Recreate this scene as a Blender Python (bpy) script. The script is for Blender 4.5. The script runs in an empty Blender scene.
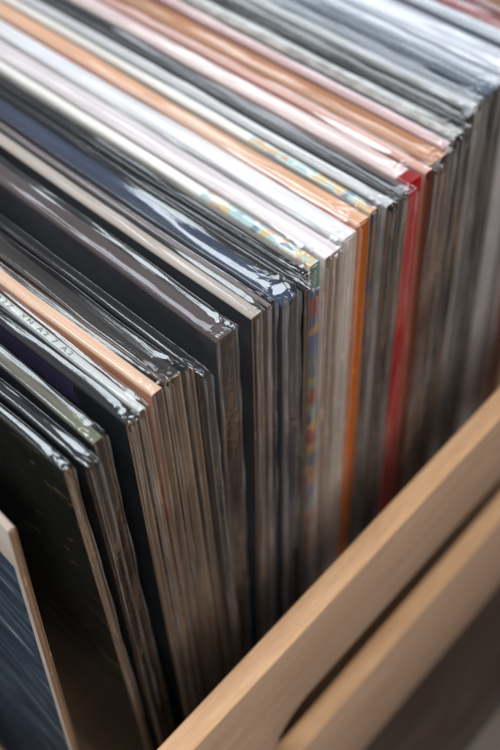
import bpy, bmesh, math, random
from mathutils import Vector, Matrix, noise

random.seed(7)
noise.seed_set(11)
D = bpy.data
scene = bpy.context.scene
COL = scene.collection
H = 0.315            # side of a record jacket
ZB = 0.0035          # height the records stand at inside the crate

# ------------------------------------------------------------------ helpers
def lin(c):
    return tuple(((v / 12.92) if v <= 0.04045 else ((v + 0.055) / 1.055) ** 2.4) for v in c[:3]) + (1.0,)

def link_mesh(name, bm, mats, parent=None, smooth=True, angle=40):
    me = D.meshes.new(name)
    bm.normal_update()
    bm.to_mesh(me)
    bm.free()
    for m in (mats if isinstance(mats, (list, tuple)) else [mats]):
        me.materials.append(m)
    if smooth:
        for p in me.polygons:
            p.use_smooth = True
        try:
            me.set_sharp_from_angle(angle=math.radians(angle))
        except Exception:
            pass
    o = D.objects.new(name, me)
    COL.objects.link(o)
    if parent:
        o.parent = parent
    return o

def empty(name, loc, rot, label, cat, group=None):
    o = D.objects.new(name, None)
    o.empty_display_size = 0.02
    COL.objects.link(o)
    o.location = loc
    o.rotation_euler = rot
    o['label'] = label
    o['category'] = cat
    if group:
        o['group'] = group
    return o

class N:
    """tiny node-tree writer"""
    def __init__(self, name):
        self.m = D.materials.new(name)
        self.m.use_nodes = True
        self.t = self.m.node_tree
        self.t.nodes.clear()
        self.out = self.t.nodes.new('ShaderNodeOutputMaterial')
    def n(self, typ, **kw):
        nd = self.t.nodes.new('ShaderNode' + typ)
        for k, v in kw.items():
            if k.startswith('i_'):
                key = k[2:].replace('_', ' ')
                if key.isdigit():
                    nd.inputs[int(key)].default_value = v
                else:
                    nd.inputs[key].default_value = v
            else:
                setattr(nd, k, v)
        return nd
    def l(self, a, b):
        self.t.links.new(a, b)
    def mix(self, fac, a, b, blend='MIX'):
        nd = self.t.nodes.new('ShaderNodeMix')
        nd.data_type = 'RGBA'
        nd.blend_type = blend
        for sock, v in ((nd.inputs[0], fac), (nd.inputs[6], a), (nd.inputs[7], b)):
            if hasattr(v, 'links'):
                self.l(v, sock)
            else:
                sock.default_value = v
        return nd.outputs[2]
    def math(self, op, a, b=None, c=None, clamp=False):
        nd = self.t.nodes.new('ShaderNodeMath')
        nd.operation = op
        nd.use_clamp = clamp
        for i, v in enumerate((a, b, c)):
            if v is None:
                continue
            if hasattr(v, 'links'):
                self.l(v, nd.inputs[i])
            else:
                nd.inputs[i].default_value = v
        return nd.outputs[0]
    def coord(self, scale=(1, 1, 1), loc=(0, 0, 0), rot=(0, 0, 0)):
        tc = self.n('TexCoord')
        mp = self.n('Mapping')
        mp.inputs['Scale'].default_value = scale
        mp.inputs['Location'].default_value = loc
        mp.inputs['Rotation'].default_value = rot
        self.l(tc.outputs['Object'], mp.inputs['Vector'])
        return mp.outputs[0]
    def noise(self, vec, scale, detail=3, rough=.5, dist=0):
        nd = self.n('TexNoise')
        nd.inputs['Scale'].default_value = scale
        nd.inputs['Detail'].default_value = detail
        nd.inputs['Roughness'].default_value = rough
        nd.inputs['Distortion'].default_value = dist
        self.l(vec, nd.inputs['Vector'])
        return nd.outputs['Fac']
    def ramp(self, fac, stops, interp='LINEAR'):
        nd = self.n('ValToRGB')
        r = nd.color_ramp
        r.interpolation = interp
        while len(r.elements) > 1:
            r.elements.remove(r.elements[-1])
        r.elements[0].position = stops[0][0]
        r.elements[0].color = stops[0][1]
        for p, c in stops[1:]:
            e = r.elements.new(p)
            e.color = c
        self.l(fac, nd.inputs[0])
        return nd.outputs[0]
    def xyz(self):
        tc = self.n('TexCoord')
        s = self.n('SeparateXYZ')
        self.l(tc.outputs['Object'], s.inputs[0])
        return s.outputs
    def finish(self, color, rough=.5, spec=.5, bump=None, bstr=.2, bdist=.0003):
        p = self.n('BsdfPrincipled')
        for key, v in (('Base Color', color), ('Roughness', rough)):
            if hasattr(v, 'links'):
                self.l(v, p.inputs[key])
            else:
                p.inputs[key].default_value = v
        p.inputs['Specular IOR Level'].default_value = spec
        if bump is not None:
            b = self.n('Bump')
            b.inputs['Strength'].default_value = bstr
            b.inputs['Distance'].default_value = bdist
            self.l(bump, b.inputs['Height'])
            self.l(b.outputs[0], p.inputs['Normal'])
        self.l(p.outputs[0], self.out.inputs[0])
        return self.m

# ------------------------------------------------------------------ materials
def card(name, col, rough=.5, vary=.25, seed=0.0, streak=True):
    """printed card: a little uneven along its length, fine paper grain"""
    k = N(name)
    c = lin(col)
    v = k.coord((3, 90, 90) if streak else (40, 40, 40), (seed, seed * 1.7, seed * .6))
    n1 = k.noise(v, 6, 4, .6)
    v2 = k.coord((1, 1, 1), (seed, 0, 0))
    n2 = k.noise(v2, 900, 3, .6)
    dark = tuple(x * (1 - vary) for x in c[:3]) + (1,)
    light = tuple(min(1, x * (1 + vary * .7) + .004) for x in c[:3]) + (1,)
    col1 = k.ramp(n1, [(.3, dark), (.7, light)])
    n4 = k.noise(k.coord((2.5, 1500, 1), (0, seed * 3, 0)), 1.0, 2, .5)
    col1 = k.mix(k.math('MULTIPLY', k.math('GREATER_THAN', n4, .60), .5 if max(c[:3]) < .35 else .16), col1, tuple(x * .25 for x in c[:3]) + (1,))
    col2 = k.mix(k.math('MULTIPLY', n2, .18), col1, (.5, .48, .46, 1), 'SOFT_LIGHT')
    return k.finish(col2, .65, .22, n2, .15, .0002)

def edge_card(name, col, vary=.35, seed=0.0):
    """cut or folded board edge running up the open side: vertical streaks, scuffs"""
    k = N(name)
    c = lin(col)
    n1 = k.noise(k.coord((120, 700, 9), (seed, seed, seed)), 1, 3, .55)
    n2 = k.noise(k.coord((1, 1, .12), (seed, 0, seed)), 420, 3, .6)
    dark = tuple(x * (1 - vary) for x in c[:3]) + (1,)
    light = tuple(min(1, x * (1 + vary)) for x in c[:3]) + (1,)
    col1 = k.ramp(n1, [(.28, dark), (.72, light)])
    col2 = k.mix(k.math('GREATER_THAN', n2, .64), col1, tuple(min(1, x * 1.5 + .03) for x in c[:3]) + (1,))
    return k.finish(col2, .6, .3, n1, .25, .0003)

LB, YE, NV, OR, GR, CR = (lin(c) for c in ((.62, .75, .75), (.80, .66, .40), (.24, .33, .50), (.80, .56, .38), (.42, .55, .50), (.90, .88, .85)))

def art_top(name, start, base, seed=0.0):
    """white fold whose picture wraps over the last centimetres before the corner"""
    k = N(name)
    X, Y, Z = k.xyz()
    vo = k.n('TexVoronoi', i_Scale=1.0)
    k.l(k.coord((230, 360, 230), (seed, seed, seed), (0, 0, .5 + seed * .3)), vo.inputs['Vector'])
    s = k.n('SeparateColor')
    k.l(vo.outputs['Color'], s.inputs[0])
    pic = k.ramp(s.outputs[0], [(0, LB), (.34, YE), (.46, NV), (.58, LB), (.74, OR), (.86, CR), (.93, YE)], 'CONSTANT')
    wob = k.math('MULTIPLY', k.noise(k.coord(), 60, 2), .012)
    m = k.math('GREATER_THAN', k.math('ADD', X, wob), start)
    pic = k.mix(k.math('MULTIPLY', k.noise(k.coord(), 170, 4, .6), .55), pic, lin((.72, .78, .76)))
    col = k.mix(m, lin(base), pic)
    return k.finish(col, .45, .4)

def art_side(name, cols, seed=0.0, scale=95, dim=1.0):
    k = N(name)
    vo = k.n('TexVoronoi', i_Scale=1.0)
    k.l(k.coord((60, 60, scale), (seed, seed, seed)), vo.inputs['Vector'])
    s = k.n('SeparateColor')
    k.l(vo.outputs['Color'], s.inputs[0])
    st = [(i / len(cols), lin(tuple(v * dim for v in c))) for i, c in enumerate(cols)]
    col = k.ramp(s.outputs[0], st, 'CONSTANT')
    n = k.noise(k.coord((1, 1, 1)), 300, 3)
    col = k.mix(k.math('MULTIPLY', n, .5), col, lin((.25, .2, .17)))
    return k.finish(col, .5, .4)

def cover_specks(name):
    """dark green-black sleeve with scattered gold marks"""
    k = N(name)
    n0 = k.noise(k.coord((1, 1, 1)), 22, 5, .6)
    base = k.ramp(n0, [(.35, lin((.07, .06, .05))), (.55, lin((.12, .13, .10))), (.75, lin((.20, .15, .09)))])
    n1 = k.noise(k.coord((60, 60, 150), (2, 0, 1), (0, .5, 0)), 1.3, 2, .5, .6)
    m = k.math('MULTIPLY', k.math('GREATER_THAN', n1, .668), .75)
    col = k.mix(m, base, lin((.44, .35, .21)))
    return k.finish(col, .4, .5, n0, .1, .0005)

def cover_banded(name):
    """pale band along the top and side of a slate blue picture, pale slanting reflections painted in"""
    k = N(name)
    X, Y, Z = k.xyz()
    wob = k.math('MULTIPLY', k.noise(k.coord(), 45, 3), .006)
    b1 = k.math('GREATER_THAN', k.math('ADD', Z, wob), H - .019)
    b2 = k.math('GREATER_THAN', X, -.0030)
    band = k.math('MAXIMUM', b1, b2)
    n = k.noise(k.coord((28, 1, 170), (0, 0, .4), (0, .62, 0)), 1.0, 4, .6, .5)
    pic = k.ramp(n, [(.30, lin((.15, .18, .22))), (.50, lin((.22, .26, .31))), (.62, lin((.30, .35, .40))), (.74, lin((.60, .63, .66)))])  # palest tone paints reflection streaks into the cover
    n2 = k.noise(k.coord(), 35, 3)
    pale = k.ramp(n2, [(.3, lin((.66, .60, .55))), (.7, lin((.76, .72, .69)))])
    return k.finish(k.mix(band, pic, pale), .6, .15)

def cover_purple(name):
    """black cover with a violet block along the top that stops short of the near edge"""
    k = N(name)
    X, Y, Z = k.xyz()
    n = k.noise(k.coord(), 40, 4, .6)
    wob = k.math('MULTIPLY', n, .012)
    m = k.math('MULTIPLY', k.math('GREATER_THAN', k.math('ADD', Z, wob), H - .006), k.math('LESS_THAN', k.math('ADD', X, wob), -.020))
    dark = k.ramp(n, [(.3, lin((.07, .09, .11))), (.7, lin((.12, .15, .17)))])
    vio = k.ramp(n, [(.3, lin((.15, .14, .24))), (.7, lin((.24, .22, .35)))])
    return k.finish(k.mix(m, dark, vio), .4, .5)

def cover_cloudy(name, a, b, seed=0, rough=.35):
    k = N(name)
    n = k.noise(k.coord((1, 1, 1), (seed, seed, seed)), 16, 5, .6)
    col = k.ramp(n, [(.35, lin(a)), (.7, lin(b))])
    return k.finish(col, rough, .5)

def plastic(name, haze=.05, gloss=.13, seed=0.0, bump=.5, tint=(.985, .985, .985)):
    """clear polypropylene outer sleeve: see-through, mirror-like at a slant, wrinkled"""
    k = N(name)
    tr = k.n('BsdfTransparent')
    tr.inputs[0].default_value = tint + (1,)
    gl = k.n('BsdfGlossy')
    gl.inputs['Color'].default_value = (1, 1, 1, 1)
    gl.inputs['Roughness'].default_value = gloss
    df = k.n('BsdfDiffuse')
    df.inputs[0].default_value = (.85, .86, .88, 1)
    n1 = k.noise(k.coord((9, 190, 110), (seed, seed * 2, seed)), 1.0, 3, .5, .3)
    n2 = k.noise(k.coord((1, 1, 1), (seed, 0, 0)), 260, 3, .6, .8)
    X, Y, Z = k.xyz()
    cx = k.math('ADD', k.math('MULTIPLY', X, 26.0), 1.0, clamp=True)
    near = k.math('POWER', cx, 3.0)
    h = k.math('ADD', n1, k.math('MULTIPLY', k.math('MULTIPLY', n2, .22), k.math('ADD', near, .25)))
    cr = k.noise(k.coord((30, 90, 60), (seed, 3, seed * 2), (.2, .5, .1)), 1.0, 3, .6, 1.2)
    ridge = k.math('POWER', k.math('SUBTRACT', 1.0, k.math('ABSOLUTE', k.math('SUBTRACT', k.math('MULTIPLY', cr, 2.0), 1.0))), 14.0)
    h = k.math('ADD', h, k.math('MULTIPLY', ridge, k.math('ADD', k.math('MULTIPLY', near, .16), .018)))
    b = k.n('Bump')
    b.inputs['Strength'].default_value = bump
    b.inputs['Distance'].default_value = .0009
    k.l(h, b.inputs['Height'])
    k.l(b.outputs[0], gl.inputs['Normal'])
    lw = k.n('LayerWeight')
    lw.inputs['Blend'].default_value = .5
    k.l(b.outputs[0], lw.inputs['Normal'])
    f = k.math('ADD', k.math('MULTIPLY', k.math('POWER', lw.outputs['Facing'], 4.0), .8), .062, clamp=True)
    m1 = k.n('MixShader')
    k.l(f, m1.inputs[0])
    k.l(tr.outputs[0], m1.inputs[1])
    k.l(gl.outputs[0], m1.inputs[2])
    # scuffs and cloudiness of old film
    sc = k.noise(k.coord((14, 60, 60), (seed * 3, seed, 1), (0, .3, 0)), 1.0, 6, .75)
    hz = k.math('MULTIPLY', k.ramp(sc, [(.4, (.35, .35, .35, 1)), (.75, (1, 1, 1, 1))]), haze)
    m2 = k.n('MixShader')
    k.l(hz, m2.inputs[0])
    k.l(m1.outputs[0], m2.inputs[1])
    k.l(df.outputs[0], m2.inputs[2])
    k.l(m2.outputs[0], k.out.inputs[0])
    return k.m

def wood(name, a, b, c, scale=1.0, rough=.5, axis='Y'):
    k = N(name)
    sc = {'Y': (55, 5, 55), 'X': (5, 55, 55), 'Z': (55, 55, 5)}[axis]
    v = k.coord(tuple(s * scale for s in sc))
    n1 = k.noise(v, 3, 6, .65, .5)
    n2 = k.noise(k.coord(tuple(s * 6 * scale for s in sc)), 3, 3, .6)
    n3 = k.noise(k.coord((6, 6, 6)), 1.5, 2)
    col = k.ramp(n1, [(.3, lin(a)), (.52, lin(b)), (.72, lin(c))])
    col = k.mix(k.math('MULTIPLY', n2, .5), col, lin(tuple(v * .8 for v in a)), 'MULTIPLY')
    col = k.mix(k.math('MULTIPLY', n3, .2), col, lin(c))
    return k.finish(col, rough, .35, n2, .2, .0004)

M_ply = wood('plywood', (.72, .57, .43), (.80, .65, .50), (.85, .72, .59))
M_veneer = wood('oak_veneer', (.66, .55, .46), (.71, .60, .51), (.76, .65, .56))
M_plyx = wood('plywood_cross', (.60, .47, .36), (.70, .56, .44), (.77, .64, .51), axis='X')

# ------------------------------------------------------------------ shapes
def add_box(bm, x0, x1, y0, y1, z0, z1, mat=0, bev=0.0):
    r = bmesh.ops.create_cube(bm, size=1.0)
    vs = r['verts']
    for v in vs:
        v.co = Vector((x0 + (v.co.x + .5) * (x1 - x0), y0 + (v.co.y + .5) * (y1 - y0), z0 + (v.co.z + .5) * (z1 - z0)))
    fs = set(f for v in vs for f in v.link_faces)
    for f in fs:
        f.material_index = mat
    if bev > 0:
        es = list(set(e for v in vs for e in v.link_edges))
        bmesh.ops.bevel(bm, geom=es, offset=bev, segments=3, affect='EDGES', profile=.5)

def warp(x, z, seed):
    """card never stays quite flat"""
    t = min(1, max(0, z / H))
    return (noise.noise(Vector((x * 9 + seed, z * 5, seed))) * .0011 + noise.noise(Vector((x * 40, z * 6, seed + 9))) * .0002) * t

def jacket_bm(T, seed, closed, rnd=.45):
    """card jacket folded over the top: extruded inverted U, hollow, so that the open side shows its two boards"""
    bm = bmesh.new()
    t = min(.0008, T * .3)
    r = min(T * rnd, .0010)
    NX = 46
    prof = []
    nz = 10
    for i in range(nz):
        prof.append((0.0, H * (1 - (1 - i / nz) ** 1.0) * (1 - r / H)))
    for i in range(5):
        a = math.pi - i * math.pi / 8
        prof.append((r + r * math.cos(a), H - r + r * math.sin(a)))
    for i in range(4, -1, -1):
        a = i * math.pi / 8
        prof.append((T - r + r * math.cos(a), H - r + r * math.sin(a)))
    for i in range(nz - 1, -1, -1):
        prof.append((T, H * (i / nz) * (1 - r / H)))
    inner = []
    for (y, z) in prof:
        yy = t + (y / T) * (T - 2 * t)
        inner.append((yy, min(z, H - t)))
    xs = [-H + H * (1 - (1 - i / NX) ** 1.6) for i in range(NX + 1)]
    rows_o, rows_i = [], []
    for x in xs:
        rough = noise.noise(Vector((x * 130, seed, 3))) * .00016
        rows_o.append([bm.verts.new((x, y + warp(x, z, seed), z + (rough if z > H * .98 else 0))) for (y, z) in prof])
        rows_i.append([bm.verts.new((x, y + warp(x, z, seed), z)) for (y, z) in inner])
    n = len(prof)
    for i in range(NX):
        for j in range(n - 1):
            f = bm.faces.new((rows_o[i][j], rows_o[i + 1][j], rows_o[i + 1][j + 1], rows_o[i][j + 1]))
            zc = (prof[j][1] + prof[j + 1][1]) / 2
            f.material_index = 1 if zc > H - r * .9 else 0
            g = bm.faces.new((rows_i[i][j + 1], rows_i[i + 1][j + 1], rows_i[i + 1][j], rows_i[i][j]))
            g.material_index = 2
    for idx, flip in ((NX, False), (0, True)):
        for j in range(n - 1):
            q = (rows_o[idx][j], rows_i[idx][j], rows_i[idx][j + 1], rows_o[idx][j + 1])
            f = bm.faces.new(q if not flip else q[::-1])
            f.material_index = 2
    for j in (0, n - 1):
        for i in range(NX):
            q = (rows_o[i][j], rows_i[i][j], rows_i[i + 1][j], rows_o[i + 1][j])
            f = bm.faces.new(q)
            f.material_index = 2
    # bottom fold and far spine
    add_box(bm, -H + .0002, -.0004, t, T - t, .0002, .0009, 1)
    add_box(bm, -H + .0002, -H + .0010, t, T - t, .001, H - .002, 2)
    if closed:   # a printed spine on the near side
        m = 12
        zs = [.001 + (H - .0014 - .001) * i / m for i in range(m + 1)]
        cs = []
        for z in zs:
            w = warp(0, z, seed)
            row = []
            for q in range(7):
                a = -math.pi / 2 + math.pi * q / 6
                row.append(bm.verts.new((-.0006 + .0009 * math.cos(a), T / 2 + (T / 2 - .0001) * math.sin(a) + w, z)))
            cs.append(row)
        for i in range(m):
            for q in range(6):
                f = bm.faces.new((cs[i][q], cs[i][q + 1], cs[i + 1][q + 1], cs[i + 1][q]))
                f.material_index = 2
        f = bm.faces.new(cs[m])
        f.material_index = 1
    bmesh.ops.recalc_face_normals(bm, faces=[f for f in bm.faces if f.is_valid])
    return bm

def leaf_bm(y, th, seed, rec, hz):
    """one paper inner sleeve or gatefold board, slightly wavy along its open edge"""
    bm = bmesh.new()
    nz, nx = 26, 8
    rows = [[], []]
    for s in (0, 1):
        for i in range(nz + 1):
            z = .001 + (hz - .001) * i / nz
            row = []
            for j in range(nx + 1):
                x = -.300 + (.300 + rec) * j / nx
                wv = noise.noise(Vector((z * 14, seed, j * .3))) * .00045
                wx = noise.noise(Vector((z * 60, seed + 4, 1))) * .00035 if j == nx else 0
                row.append(bm.verts.new((x + wx, y + (th if s else 0) + wv + warp(x, z, seed), z)))
            rows[s].append(row)
    for i in range(nz):
        for j in range(nx):
            bm.faces.new((rows[0][i][j], rows[0][i][j + 1], rows[0][i + 1][j + 1], rows[0][i + 1][j]))
            bm.faces.new((rows[1][i + 1][j], rows[1][i + 1][j + 1], rows[1][i][j + 1], rows[1][i][j]))
        bm.faces.new((rows[0][i][nx], rows[1][i][nx], rows[1][i + 1][nx], rows[0][i + 1][nx]))
        bm.faces.new((rows[1][i][0], rows[0][i][0], rows[0][i + 1][0], rows[1][i + 1][0]))
    for j in range(nx):
        bm.faces.new((rows[0][nz][j], rows[0][nz][j + 1], rows[1][nz][j + 1], rows[1][nz][j]))
        bm.faces.new((rows[1][0][j], rows[1][0][j + 1], rows[0][0][j + 1], rows[0][0][j]))
    bmesh.ops.recalc_face_normals(bm, faces=bm.faces[:])
    return bm

def sleeve_bm(T, seed, ox=.002, lift=.0022, crumple=1.0, pad=.0006, fin=True, rad=.0012, tilt=0.0):
    """clear film bag: a rounded box drawn over the jacket, wavy along the top, crumpled at the near corner"""
    bm = bmesh.new()
    x0, x1 = -H - .002, ox
    y0, y1 = -pad, T + pad
    z0, z1 = -.0018, H + lift
    r = min((y1 - y0) * .42, rad)
    NXs, NYs, NZs = 110, 12, 52
    gx = [x0 + (x1 - x0) * (1 - (1 - i / NXs) ** 2.0) for i in range(NXs + 1)]
    gy = [y0 + (y1 - y0) * i / NYs for i in range(NYs + 1)]
    gz = [z0 + (z1 - z0) * (1 - (1 - i / NZs) ** 2.0) for i in range(NZs + 1)]
    gx = gx[:-1] + [x1 - r * .5, x1 - r * .2, x1] if gx[-2] < x1 - r * .6 else gx
    gz = gz[:-1] + [z1 - r * .5, z1 - r * .2, z1] if gz[-2] < z1 - r * .6 else gz
    cache = {}
    nz_ = len(gz) - 1
    sag = min(.0020, T * .21)
    def P(i, j, k):
        key = (i, j, k)
        if key in cache:
            return cache[key]
        p = Vector((gx[i], gy[j], gz[k]))
        rc = .004                                   # film corners are rounder than the card's
        c = Vector((min(max(p.x, x0 + r), x1 - r), min(max(p.y, y0 + r), y1 - r), min(max(p.z, z0 + r), z1 - r)))
        d = p - c
        nrm = d.normalized() if d.length > 1e-9 else Vector((0, 0, 0))
        if d.length > 1e-9:
            p = c + nrm * r
        top = max(0, 1 - (z1 - p.z) / .012)
        side = max(0, 1 - (x1 - p.x) / .010)
        cor = max(0, 1 - math.hypot((z1 - p.z) / .016, (x1 - p.x) / .016))
        a = noise.noise(Vector((p.x * 30 + seed, p.y * 60, p.z * 22))) * .00035
        b = noise.noise(Vector((p.x * 55, seed, p.y * 200))) * .0003 * top
        b2 = noise.noise(Vector((p.x * 14, seed + 3, p.y * 90))) * .00045 * top
        s = noise.noise(Vector((seed + 7, p.z * 38, p.y * 220))) * .0007 * side
        q = noise.noise_vector(Vector((p.x * 380 + seed, p.y * 420, p.z * 380))) * (.0006 * cor * crumple)
        q2 = noise.noise_vector(Vector((p.x * 90 + seed, p.y * 150, p.z * 90))) * (.0010 * cor * crumple)
        if k == nz_ or p.z > z1 - r * .35:          # mouth of the bag: two lips and a sagging strip between
            u = (p.y - y0) / (y1 - y0)
            dep = sag * (.75 + .9 * noise.noise(Vector((p.x * 18, seed + 21, 0))))
            bell = max(0.0, 1 - abs(2 * u - 1) ** 2.6)
            p.z -= max(0.0, min(dep, z1 - H - .0005)) * bell * min(1, (x1 - p.x) / .006)
            p.y += noise.noise(Vector((p.x * 24, seed + 33, round(u) * 5))) * .0005
            p.z += tilt * (1 + .8 * noise.noise(Vector((p.x * 16, seed + 44, 0)))) * (p.y - (y0 + y1) / 2) * min(1, (x1 - p.x) / .01)
        face = 1.0 if abs(nrm.y) > .5 or d.length < 1e-9 else .4
        p = p + Vector((s, a * face + warp(p.x, p.z, seed), b + b2)) + q + q2
        v = bm.verts.new(p)
        cache[key] = v
        return v
    def quad(a, b, c, d):
        bm.faces.new((P(*a), P(*b), P(*c), P(*d)))
    nx, ny, nz = len(gx) - 1, len(gy) - 1, len(gz) - 1
    for i in range(nx):
        for k in range(nz):
            quad((i, 0, k), (i + 1, 0, k), (i + 1, 0, k + 1), (i, 0, k + 1))
            quad((i, ny, k), (i, ny, k + 1), (i + 1, ny, k + 1), (i + 1, ny, k))
    for i in range(nx):
        for j in range(ny):
            quad((i, j, nz), (i + 1, j, nz), (i + 1, j + 1, nz), (i, j + 1, nz))
    for j in range(ny):
        for k in range(nz):
            quad((nx, j, k), (nx, j + 1, k), (nx, j + 1, k + 1), (nx, j, k + 1))
    # welded seam: a narrow film lip that runs down the near side and curls a little
    if fin:
        m = 90
        rs = random.Random(int(seed * 100))
        for yb, zend, wid in ((y0 + r * .4, .03 + .08 * rs.random(), .0005), (y1 - r * .4, .03 + .15 * rs.random(), .0007)):
            prev = None
            for i in range(m + 1):
                z = z1 - .0015 - (z1 - zend) * i / m
                wv = noise.noise(Vector((z * 45, seed + yb * 900, 5))) * .0005
                w = max(.0002, wid * (.7 + .6 * noise.noise(Vector((z * 75, seed + yb * 900, 8)))))
                if i < 6:
                    w *= 1.5
                dy = warp(0, z, seed)
                s0 = noise.noise(Vector((seed + 7, z * 38, yb * 220))) * .0007
                row = [bm.verts.new((x1 - r * .5 + s0, yb + dy, z)), bm.verts.new((x1 + w * .5 + s0, yb + dy + wv * .5, z)), bm.verts.new((x1 + w + s0, yb + dy + wv, z))]
                if prev:
                    for q in (0, 1):
                        f = bm.faces.new((prev[q], row[q], row[q + 1], prev[q + 1]))
                        f.material_index = 1
                prev = row
    return bm

# ------------------------------------------------------------------ the records, front of the crate to back
# x, y = near top corner; T thickness; yaw, lean in degrees; top / side / cover colours
DK = (.10, .09, .09)
BR = (.50, .42, .35)
recs = []
def R(x, y, T, yaw, lean, top, side, cover, label, closed=False, leaves=2, leafc=BR, top_m=None, cover_m=None, side_m=None,
      ox=None, haze=.010, crumple=1.0, bump=.4, lift=.0034, text=False, rad=.0012, film=True, tilt=.07):
    recs.append(dict(locals()))

R(-.0350, -.1800, .0050, -2.0, -9.0, (.60, .64, .68), (.5, .45, .4), (.25, .35, .52), 'added unseen blue-grey record tipped forward against the front board of the crate', leaves=1)  # unseen; added so the leaning cover reflects blue instead of plywood
R(.0030, -.1030, .0032, -4, 3.6, (.66, .60, .56), (.44, .35, .28), None, 'slate blue record with a pale top band, leaning alone at the front of the crate',
  closed=True, cover_m='banded', leaves=0, film=False)
R(.0000, -.0785, .0034, -1.0, .5, (.10, .10, .10), (.44, .34, .26), None, 'near-black record with gold flecks on its cover, facing the gap behind the leaning one',
  cover_m='specks', leaves=1, haze=.012, rad=.0022, bump=.55, tilt=.35)
R(.0030, -.0736, .0040, -1.3, .5, (.10, .11, .13), (.20, .14, .11), (.06, .07, .09), 'plain black record with dark edges touching the back of the gold-flecked one', leaves=1, leafc=(.17, .13, .11))
R(-.0015, -.0663, .0050, -2.6, .5, (.36, .34, .29), (.24, .17, .13), (.12, .14, .18), 'dark record with an olive grey fold, greenish at its tip, before the purple one',
  top_m='olive', leaves=1, leafc=(.22, .17, .13))
R(.0010, -.0546, .0048, -1.4, .6, (.09, .09, .11), (.45, .37, .30), None, 'purple record in a loose clear bag with bright streaks along its top', cover_m='purple', leaves=2, crumple=1.2, lift=.0038, rad=.0024, bump=.5, tilt=.35)
R(.0002, -.0479, .0040, -1.7, .8, (.74, .76, .76), (.48, .41, .35), (.30, .30, .30), 'thin record with dark lettering along its pale grey top fold, just before the peach one', leaves=1, text=True)
R(-.0016, -.0410, .0055, -1.4, .6, (.80, .67, .58), (.44, .37, .31), (.80, .56, .44), 'peach topped record, the broad warm stripe between grey lettered and brown folds', leaves=2, crumple=1.2)
R(-.0025, -.0340, .0078, -2.4, .5, (.16, .145, .14), (.50, .43, .37), (.16, .14, .13), 'thick grey-brown gatefold record with frayed board edges, directly behind the peach one', leaves=4, crumple=1.5)
R(-.0010, -.0251, .0034, -2.2, .4, (.08, .07, .065), (.50, .43, .37), (.07, .06, .06), 'slim black record whose bag flap sticks out, last before the open gap', leaves=1, ox=.009)
R(-.0020, -.0098, .0088, -3.0, 2.4, (.27, .23, .23), (.26, .20, .17), (.19, .20, .23), 'thick mauve topped record with a black cover showing behind the open gap', leaves=2, leafc=(.27, .21, .18), crumple=1.3, haze=.03)
R(-.0004, .0060, .0058, -2.5, 2.4, (.66, .62, .59), (.46, .39, .33), (.16, .17, .195), 'black record with a cream fold along the top, behind the mauve one', leaves=2, leafc=(.10, .09, .09), top_m='cream', haze=.03)
R(.0002, .0133, .0026, -2.4, 2.1, (.46, .42, .43), (.42, .36, .34), (.15, .15, .17), 'very thin grey-mauve record squeezed between the cream fold and the glossy navy one', leaves=0, closed=True)
R(.0036, .0167, .0088, -2.5, 1.8, (.16, .20, .29), (.30, .28, .32), (.11, .13, .18), 'thick glossy navy blue record with a wide white glare on its crinkled bag', leaves=2, leafc=(.36, .33, .36), bump=.6, crumple=1.5, lift=.0044, rad=.0036, tilt=.40, haze=.02)
R(.0050, .0262, .0034, -2.3, 1.9, (.09, .09, .10), (.34, .30, .28), (.06, .06, .07), 'thin charcoal record with a torn clear bag corner, behind the glossy navy one', leaves=1, ox=.006, crumple=1.6)
R(-.0010, .0300, .0050, -1.7, 2.1, (.05, .05, .06), (.13, .12, .12), (.05, .05, .06), 'black record with white glints, right in front of the first picture-wrapped fold', leaves=2, leafc=(.3, .26, .23))
R(-.0014, .0366, .0056, -1.1, 2.2, (.88, .87, .85), (.3, .3, .3), (.85, .83, .80), 'record with a light blue, yellow and navy picture wrapping its fold and multicoloured spine', closed=True, leaves=0, top_m='art_a', side_m='art_a', crumple=1.2, ox=-.002)
R(.0000, .0438, .0092, -.9, 2.2, (.84, .81, .82), (.60, .53, .48), (.86, .82, .82), 'thick white record with a pinkish fold beside the multicoloured spine', leaves=3, leafc=(.66, .58, .53), haze=.03, crumple=1.4)
R(-.0013, .0536, .0090, -.6, 2.2, (.85, .85, .87), (.74, .70, .67), (.88, .88, .88), 'broad pure white record just in front of the orange spine', closed=True, leaves=0, haze=.03)
R(-.0026, .0638, .0080, -1.1, 1.4, (.84, .66, .54), (.66, .34, .08), (.88, .50, .28), 'record with a salmon top and bright orange spine, behind the broad white one', closed=True, leaves=0, haze=.002, ox=-.003)
R(-.0030, .0732, .0050, -1.3, 1.5, (.85, .84, .82), (.4, .35, .3), (.8, .8, .78), 'thin record with a picture-wrapped fold in faded blue and orange, behind the orange spine', closed=True, leaves=0, top_m='art_b', side_m='art_b')
R(-.0005, .0796, .0056, -2.0, 1.6, (.74, .74, .75), (.20, .18, .17), (.6, .6, .6), 'silvery grey record with a crushed bag corner, in front of the wide black stripe', leaves=3, leafc=(.42, .36, .32), crumple=2.0, ox=.004)
R(.0002, .0862, .0070, -2.0, 1.7, (.06, .065, .07), (.36, .32, .29), (.09, .09, .10), 'thick black record with a matt black fold, just in front of the crimson spine', leaves=2, leafc=(.2, .18, .17), bump=.12, tilt=.0)
R(-.0020, .0944, .0086, -1.5, .6, (.84, .76, .76), (.60, .02, .04), (.8, .7, .7), 'record with a crimson red spine and pinkish white top', closed=True, leaves=0, haze=.002, ox=-.004, top_m='red_tip')
R(-.0009, .1040, .0052, -1.8, .4, (.80, .63, .58), (.40, .24, .17), (.75, .5, .45), 'pale salmon pink record directly behind the crimson spine', leaves=2, leafc=(.5, .32, .22), crumple=1.4)
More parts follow.
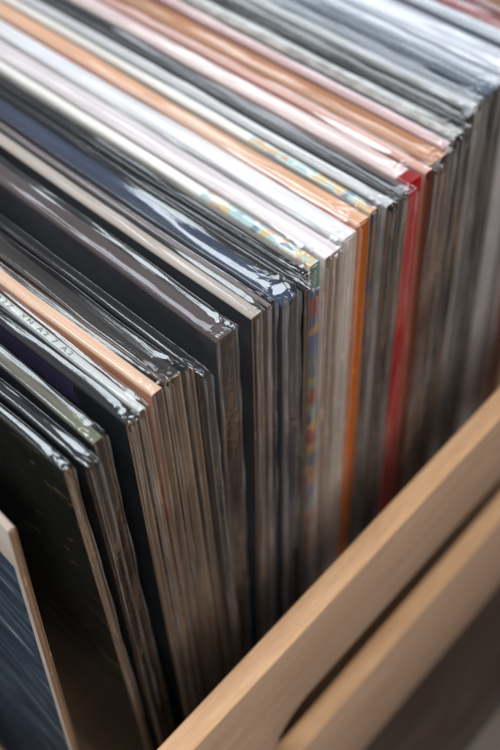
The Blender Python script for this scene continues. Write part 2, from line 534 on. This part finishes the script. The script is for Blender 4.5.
R(-.0024, .1101, .0100, -2.5, .2, (.68, .48, .34), (.30, .18, .13), (.7, .4, .22), 'thick orange-brown topped record with creased clear bag corner', leaves=3, leafc=(.34, .23, .17), crumple=1.5)
R(-.0047, .1224, .0056, -3.0, 0, (.78, .66, .66), (.34, .27, .23), (.7, .5, .5), 'thin rose pink topped record behind the orange-brown one', leaves=2, leafc=(.28, .23, .2), crumple=1.4)
R(-.0055, .1295, .0076, -3.0, -.2, (.66, .64, .62), (.20, .18, .17), (.5, .5, .5), 'pale grey record with a speckled fold, in front of the deep black one', leaves=2, leafc=(.3, .27, .25), top_m='speckled', crumple=1.5)
R(-.0085, .1395, .0094, -2.4, -.6, (.05, .05, .05), (.10, .10, .10), (.05, .05, .05), 'deep black record in front of a slim white spine, towards the back of the crate', leaves=1, leafc=(.12, .12, .12), bump=.12, tilt=.0)
R(-.0115, .1512, .0046, -2.8, -1.0, (.74, .75, .77), (.72, .72, .72), (.8, .8, .8), 'slim white record immediately behind the deep black one', closed=True, leaves=0)
R(-.0123, .1567, .0046, -3.2, -1.1, (.54, .57, .61), (.22, .21, .21), (.6, .6, .6), 'light silver grey record between slim white and slate blue folds', leaves=2, leafc=(.32, .31, .3), crumple=1.8)
R(-.0118, .1624, .0062, -3.4, -1.2, (.30, .35, .41), (.14, .14, .15), (.2, .25, .3), 'slate blue-grey topped record near the back of the crate', leaves=2, leafc=(.2, .2, .2), crumple=1.5)
R(-.0120, .1695, .0070, -3.6, -1.3, (.66, .69, .74), (.12, .12, .13), (.8, .82, .85), 'pale ice blue record behind the slate blue-grey one', leaves=2, leafc=(.3, .3, .3), haze=.03)
R(-.0130, .1775, .0155, -3.7, -1.3, (.70, .72, .76), (.62, .62, .64), (.82, .84, .88), 'very thick chalk white record, the broad pale slab before the thin navy fold', closed=True, leaves=0, haze=.02)
R(-.0130, .1945, .0026, -3.9, -1.3, (.14, .18, .26), (.15, .15, .17), (.12, .15, .22), 'thin navy record between two whitish folds near the top of the photo', leaves=0, closed=True)
R(-.0130, .1982, .0060, -3.9, -1.3, (.72, .75, .80), (.6, .6, .6), (.84, .86, .9), 'last white record, in front of the brick red one', leaves=1, haze=.03)
R(-.0130, .2055, .0080, -3.9, -1.3, (.52, .20, .16), (.45, .16, .13), (.52, .2, .16), 'brick red record at the far corner of the crate', leaves=0, closed=True)
R(-.0130, .2150, .0070, -3.9, -1.3, (.44, .19, .16), (.3, .14, .12), (.4, .16, .14), 'dull maroon record behind the brick red one', leaves=1)

# keep neighbours from cutting into each other: far end and bottom of each must clear the one in front
GAP = .0012
pl = pb = pt = None
for d in recs:
    sy = lambda a: math.tan(math.radians(a))
    if pt is not None:
        if d['y'] < pt + GAP:
            d['y'] = pt + GAP
        while d['y'] - .318 * sy(d['yaw']) < pl + GAP:
            d['yaw'] -= .02
        while d['y'] - .32 * sy(d['lean']) < pb + GAP:
            d['lean'] -= .02
    pt = d['y'] + d['T']
    pl = d['y'] - .318 * sy(d['yaw']) + d['T']
    pb = d['y'] - .32 * sy(d['lean']) + d['T']

def speckled_top(name):
    k = N(name)
    n = k.noise(k.coord((.35, 1, 1)), 430, 4, .7)
    col = k.ramp(n, [(.36, lin((.40, .39, .39))), (.50, lin((.58, .57, .55))), (.66, lin((.72, .71, .70)))])  # mottle of crinkled film put into the fold colour
    return k.finish(col, .45, .4)

def olive_top(name):
    k = N(name)
    X, Y, Z = k.xyz()
    n = k.noise(k.coord((8, 160, 60)), 4, 4, .6)
    base = k.ramp(n, [(.3, lin((.24, .23, .20))), (.7, lin((.40, .38, .33)))])
    m = k.n('MapRange', i_1=-.028, i_2=-.010)
    k.l(X, m.inputs[0])
    col = k.mix(m.outputs[0], base, lin((.35, .36, .28)))
    return k.finish(col, .45, .4)

def red_tip(name):
    k = N(name)
    X, Y, Z = k.xyz()
    n = k.noise(k.coord((8, 160, 60)), 4, 4, .6)
    base = k.ramp(n, [(.3, lin((.78, .66, .66))), (.7, lin((.88, .84, .83)))])
    m = k.math('GREATER_THAN', X, -.0060)
    return k.finish(k.mix(m, base, lin((.50, .03, .05))), .45, .4)

GROUP = 'records filed upright in the wooden crate'
ROOT = []
for i, d in enumerate(recs):
    seed = 1.37 * i + .5
    T = d['T'] - .0005
    rot = Matrix.Rotation(math.radians(d['yaw']), 4, 'Z') @ Matrix.Rotation(math.radians(-d['lean']), 4, 'X')
    topv = rot @ Vector((0, 0, H))
    loc = Vector((d['x'] - topv.x, d['y'] - topv.y, ZB))
    root = empty('vinyl_record', loc, rot.to_euler(), d['label'], 'record', GROUP)
    tm = {None: lambda: card('top_fold', d['top'], .42, .25, seed),
          'olive': lambda: olive_top('olive_fold'), 'speckled': lambda: speckled_top('speckled_fold'), 'red_tip': lambda: red_tip('pink_fold'),
          'cream': lambda: card('cream_fold', d['top'], .45, .15, seed),
          'art_a': lambda: art_top('picture_fold', -.054, d['top'], 1.3), 'art_b': lambda: art_top('picture_fold', -.060, d['top'], 6.1)}[d['top_m']]()
    cm = {None: lambda: cover_cloudy('cover_print', tuple(v * .8 for v in d['cover']), tuple(min(1, v * 1.15) for v in d['cover']), seed),
          'banded': lambda: cover_banded('banded_cover'), 'specks': lambda: cover_specks('gold_flecked_cover'),
          'purple': lambda: cover_purple('purple_cover')}[d['cover_m']]()
    sm = {None: lambda: edge_card('board_edge', d['side'], .35, seed),
          'art_a': lambda: art_side('picture_spine', [(.20, .35, .55), (.70, .35, .18), (.12, .2, .45), (.40, .55, .50), (.75, .55, .2), (.55, .16, .12), (.30, .42, .45)], 2.0, 150),
          'art_b': lambda: art_side('picture_spine', [(.36, .26, .2), (.5, .3, .18), (.2, .22, .36), (.4, .36, .3)], 5.0, 110, .8)}[d['side_m']]()
    link_mesh('jacket', jacket_bm(T, seed, d['closed']), [cm, tm, sm], root, angle=50)
    nl = d['leaves']
    if nl:
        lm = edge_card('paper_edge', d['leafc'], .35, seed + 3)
        dm = edge_card('gap_shade_edge', tuple(v * .16 for v in d['leafc']), .4, seed + 4)  # darkened leaf colour stands in for shade in the gaps between boards
        rr = random.Random(i)
        for q in range(nl):
            th = min(.0008, (T - .0018) / nl * .42)
            yy = .0009 + (T - .0018) * (q + .25 + .2 * rr.random()) / nl
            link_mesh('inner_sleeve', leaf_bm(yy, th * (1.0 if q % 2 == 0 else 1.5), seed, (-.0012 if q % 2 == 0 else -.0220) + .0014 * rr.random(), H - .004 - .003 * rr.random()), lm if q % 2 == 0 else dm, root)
    if d['film']:
        seam = plastic('film_seam', .22, .2, seed + 5, .4)
        pm = plastic('clear_film', d['haze'],  .10 + .07 * ((i * 37 % 10) / 10), seed, d['bump'])
        link_mesh('plastic_sleeve', sleeve_bm(T, seed, d['ox'] if d['ox'] is not None else .0015 + .0035 * random.random(), d['lift'], d['crumple'], rad=d['rad'], tilt=d['tilt']), [pm, seam], root, angle=75)
    if d['text']:
        ink = N('dark_green_ink').finish(lin((.47, .52, .49)), .6)
        cu = D.curves.new('lettering', 'FONT')
        cu.body = 'A2 7 A2Z  XN A2 7 A2'
        cu.size = .0038
        cu.space_character = 1.5
        cu.extrude = .00005
        tob = D.objects.new('lettering', cu)
        COL.objects.link(tob)
        bpy.context.view_layer.update()
        me = D.meshes.new_from_object(tob.evaluated_get(bpy.context.evaluated_depsgraph_get()))
        D.objects.remove(tob)
        me.materials.clear()
        me.materials.append(ink)
        xs = [v.co.x for v in me.vertices]
        for v in me.vertices:
            xx = -.090 + (v.co.x - min(xs))
            v.co = Vector((xx, .0008 + v.co.y * .7 + warp(xx, H, seed), H + .00022 + v.co.z))
        to = D.objects.new('spine_lettering', me)
        COL.objects.link(to)
        to.parent = root
    ROOT.append(root)

# ------------------------------------------------------------------ crate
CY0, CY1 = -.30, .46            # ends of the crate
CT, CB = .205, -.010            # rim and underside
WT = .0105
XI = .0395                      # inner face of the near side at y = 0
crate = empty('wooden_crate', (0, 0, 0), (0, 0, math.radians(.72)), 'light plywood crate with a rounded slot handle in its side, full of records', 'crate')

def side_panel(x0, x1):
    """board with a round-ended hand slot cut through it"""
    bm = bmesh.new()
    yc, zc, hl, rr = .080, .1168, .103, .0266
    ring = []
    n = 20
    for i in range(n + 1):
        a = math.pi / 2 + math.pi * i / n
        ring.append((yc - hl + rr * math.cos(a), zc + rr * math.sin(a)))
    for i in range(n + 1):
        a = -math.pi / 2 + math.pi * i / n
        ring.append((yc + hl + rr * math.cos(a), zc + rr * math.sin(a)))
    left, right = ring[:n + 1], ring[n + 1:]
    up = [p for p in left[n // 2::-1]] + [p for p in right[:n // 2 - 1:-1]]
    up = sorted([p for p in ring if p[1] >= zc - 1e-6])
    lo = sorted([p for p in ring if p[1] <= zc + 1e-6])
    vd = {}
    def V(y, z):
        key = (round(y, 6), round(z, 6))
        if key not in vd:
            vd[key] = bm.verts.new((x1, y, z))
        return vd[key]
    faces = []
    for a, b in zip(up, up[1:]):
        faces.append(bm.faces.new((V(*a), V(*b), V(b[0], CT), V(a[0], CT))))
    for a, b in zip(lo, lo[1:]):
        faces.append(bm.faces.new((V(a[0], CB), V(b[0], CB), V(*b), V(*a))))
    yl, yr = up[0][0], up[-1][0]
    faces.append(bm.faces.new((V(CY0, CB), V(yl, CB), V(yl, zc), V(yl, CT), V(CY0, CT))))
    faces.append(bm.faces.new((V(yr, CB), V(CY1, CB), V(CY1, CT), V(yr, CT), V(yr, zc))))
    ext = bmesh.ops.extrude_face_region(bm, geom=faces)
    for v in [g for g in ext['geom'] if isinstance(g, bmesh.types.BMVert)]:
        v.co.x = x0
    bmesh.ops.recalc_face_normals(bm, faces=bm.faces[:])
    rim = [e for e in bm.edges if len(e.link_faces) == 2 and e.calc_face_angle(0) > math.radians(60)]
    bmesh.ops.bevel(bm, geom=rim, offset=.0011, segments=3, affect='EDGES', profile=.5)
    bm.normal_update()
    for f in bm.faces:
        f.material_index = 1 if abs(f.normal.x) > .9 else 0
    return bm

link_mesh('side_panel', side_panel(XI, XI + WT), [M_ply, M_veneer], crate, angle=35)
XL = -.352
link_mesh('side_panel', side_panel(XL - WT, XL), [M_ply, M_veneer], crate, angle=35)
for y0, y1 in ((CY0, CY0 + WT), (CY1 - WT, CY1)):
    bm = bmesh.new()
    add_box(bm, XL + .0002, XI - .0002, y0 + .001, y1 - .001, CB + .0005, CT - .001, 0, .001)
    link_mesh('end_panel', bm, M_plyx, crate, angle=35)
bm = bmesh.new()
add_box(bm, XL + .0003, XI - .0003, CY0 + WT, CY1 - WT, CB + .001, 0.0, 0)
link_mesh('floor_board', bm, M_ply, crate)

# ------------------------------------------------------------------ what it stands on
M_table = wood('dark_stained_wood', (.17, .135, .115), (.22, .18, .155), (.28, .23, .19), .5, .42)
bm = bmesh.new()
add_box(bm, -.70, .088, -.9, 1.3, -.045, -.0115, 0, .002)
table = link_mesh('display_table', bm, M_table, None, angle=35)
table['label'] = 'dark brown stained table top under the crate'
table['category'] = 'table'
kf = N('grey_floor')
nf = kf.noise(kf.coord((1, 1, 1)), 9, 5, .6)
M_floor = kf.finish(kf.ramp(nf, [(.3, lin((.42, .39, .36))), (.7, lin((.54, .51, .48)))]), .5, .4)
bm = bmesh.new()
add_box(bm, -4, 4, -4, 4, -.90, -.85, 0)
fl = link_mesh('floor', bm, M_floor)
fl['kind'] = 'structure'
fl['label'] = 'grey shop floor'
for sx in (-.62, .03):
    for y in (-.8, 1.2):
        bm = bmesh.new()
        add_box(bm, sx - .03, sx + .03, y - .03, y + .03, -.85, -.0455, 0, .003)
        link_mesh('leg', bm, M_table, table)

# ------------------------------------------------------------------ camera
Rw = ((0.735186, 0.676223, -0.047166), (0.490153, -0.578375, -0.652099), (-0.468244, 0.456295, -0.756665))
cam = D.cameras.new('camera')
co = D.objects.new('camera', cam)
COL.objects.link(co)
M = Matrix.Identity(4)
for r in range(3):
    M[r][0] = Rw[0][r]
    M[r][1] = -Rw[1][r]
    M[r][2] = -Rw[2][r]
    M[r][3] = (.17789, -.17036, .57899)[r]
co.matrix_world = M
cam.lens = 50.88
cam.sensor_width = 36
cam.clip_start = .01
cam.clip_end = 100
cam.dof.use_dof = True
cam.dof.focus_distance = .357
cam.dof.aperture_fstop = 6.2
scene.camera = co

# ------------------------------------------------------------------ light
w = D.worlds.new('World')
scene.world = w
w.use_nodes = True
bg = w.node_tree.nodes['Background']
bg.inputs[0].default_value = (.66, .72, .82, 1)
bg.inputs[1].default_value = .2

def area(name, loc, target, sx, sy, power, col):
    la = D.lights.new(name, 'AREA')
    la.shape = 'RECTANGLE'
    la.size, la.size_y = sx, sy
    la.energy = power
    la.color = col
    o = D.objects.new(name, la)
    COL.objects.link(o)
    o.location = loc
    o.rotation_euler = (Vector(target) - Vector(loc)).to_track_quat('-Z', 'Y').to_euler()
    return o

area('window_light', (-1.0, -.50, 2.4), (0, 0, .3), 1.4, 1.2, 62, (.84, .93, 1.0))
area('back_window_light', (-1.4, 2.4, 1.6), (0, 0, .3), 1.7, 1.0, 22, (.84, .92, 1.0))
area('room_light', (1.4, -.9, 2.1), (0, 0, .2), 1.4, 1.4, 68, (1.0, .92, .84))

# ------------------------------------------------------------------ render settings
scene.render.engine = 'CYCLES'
scene.cycles.transparent_max_bounces = 48
scene.cycles.max_bounces = 10
scene.cycles.use_denoising = True
scene.cycles.caustics_reflective = False
scene.cycles.caustics_refractive = False
vs = scene.view_settings
vs.view_transform = 'Standard'
vs.look = 'None'
vs.exposure = 0
vs.gamma = 1
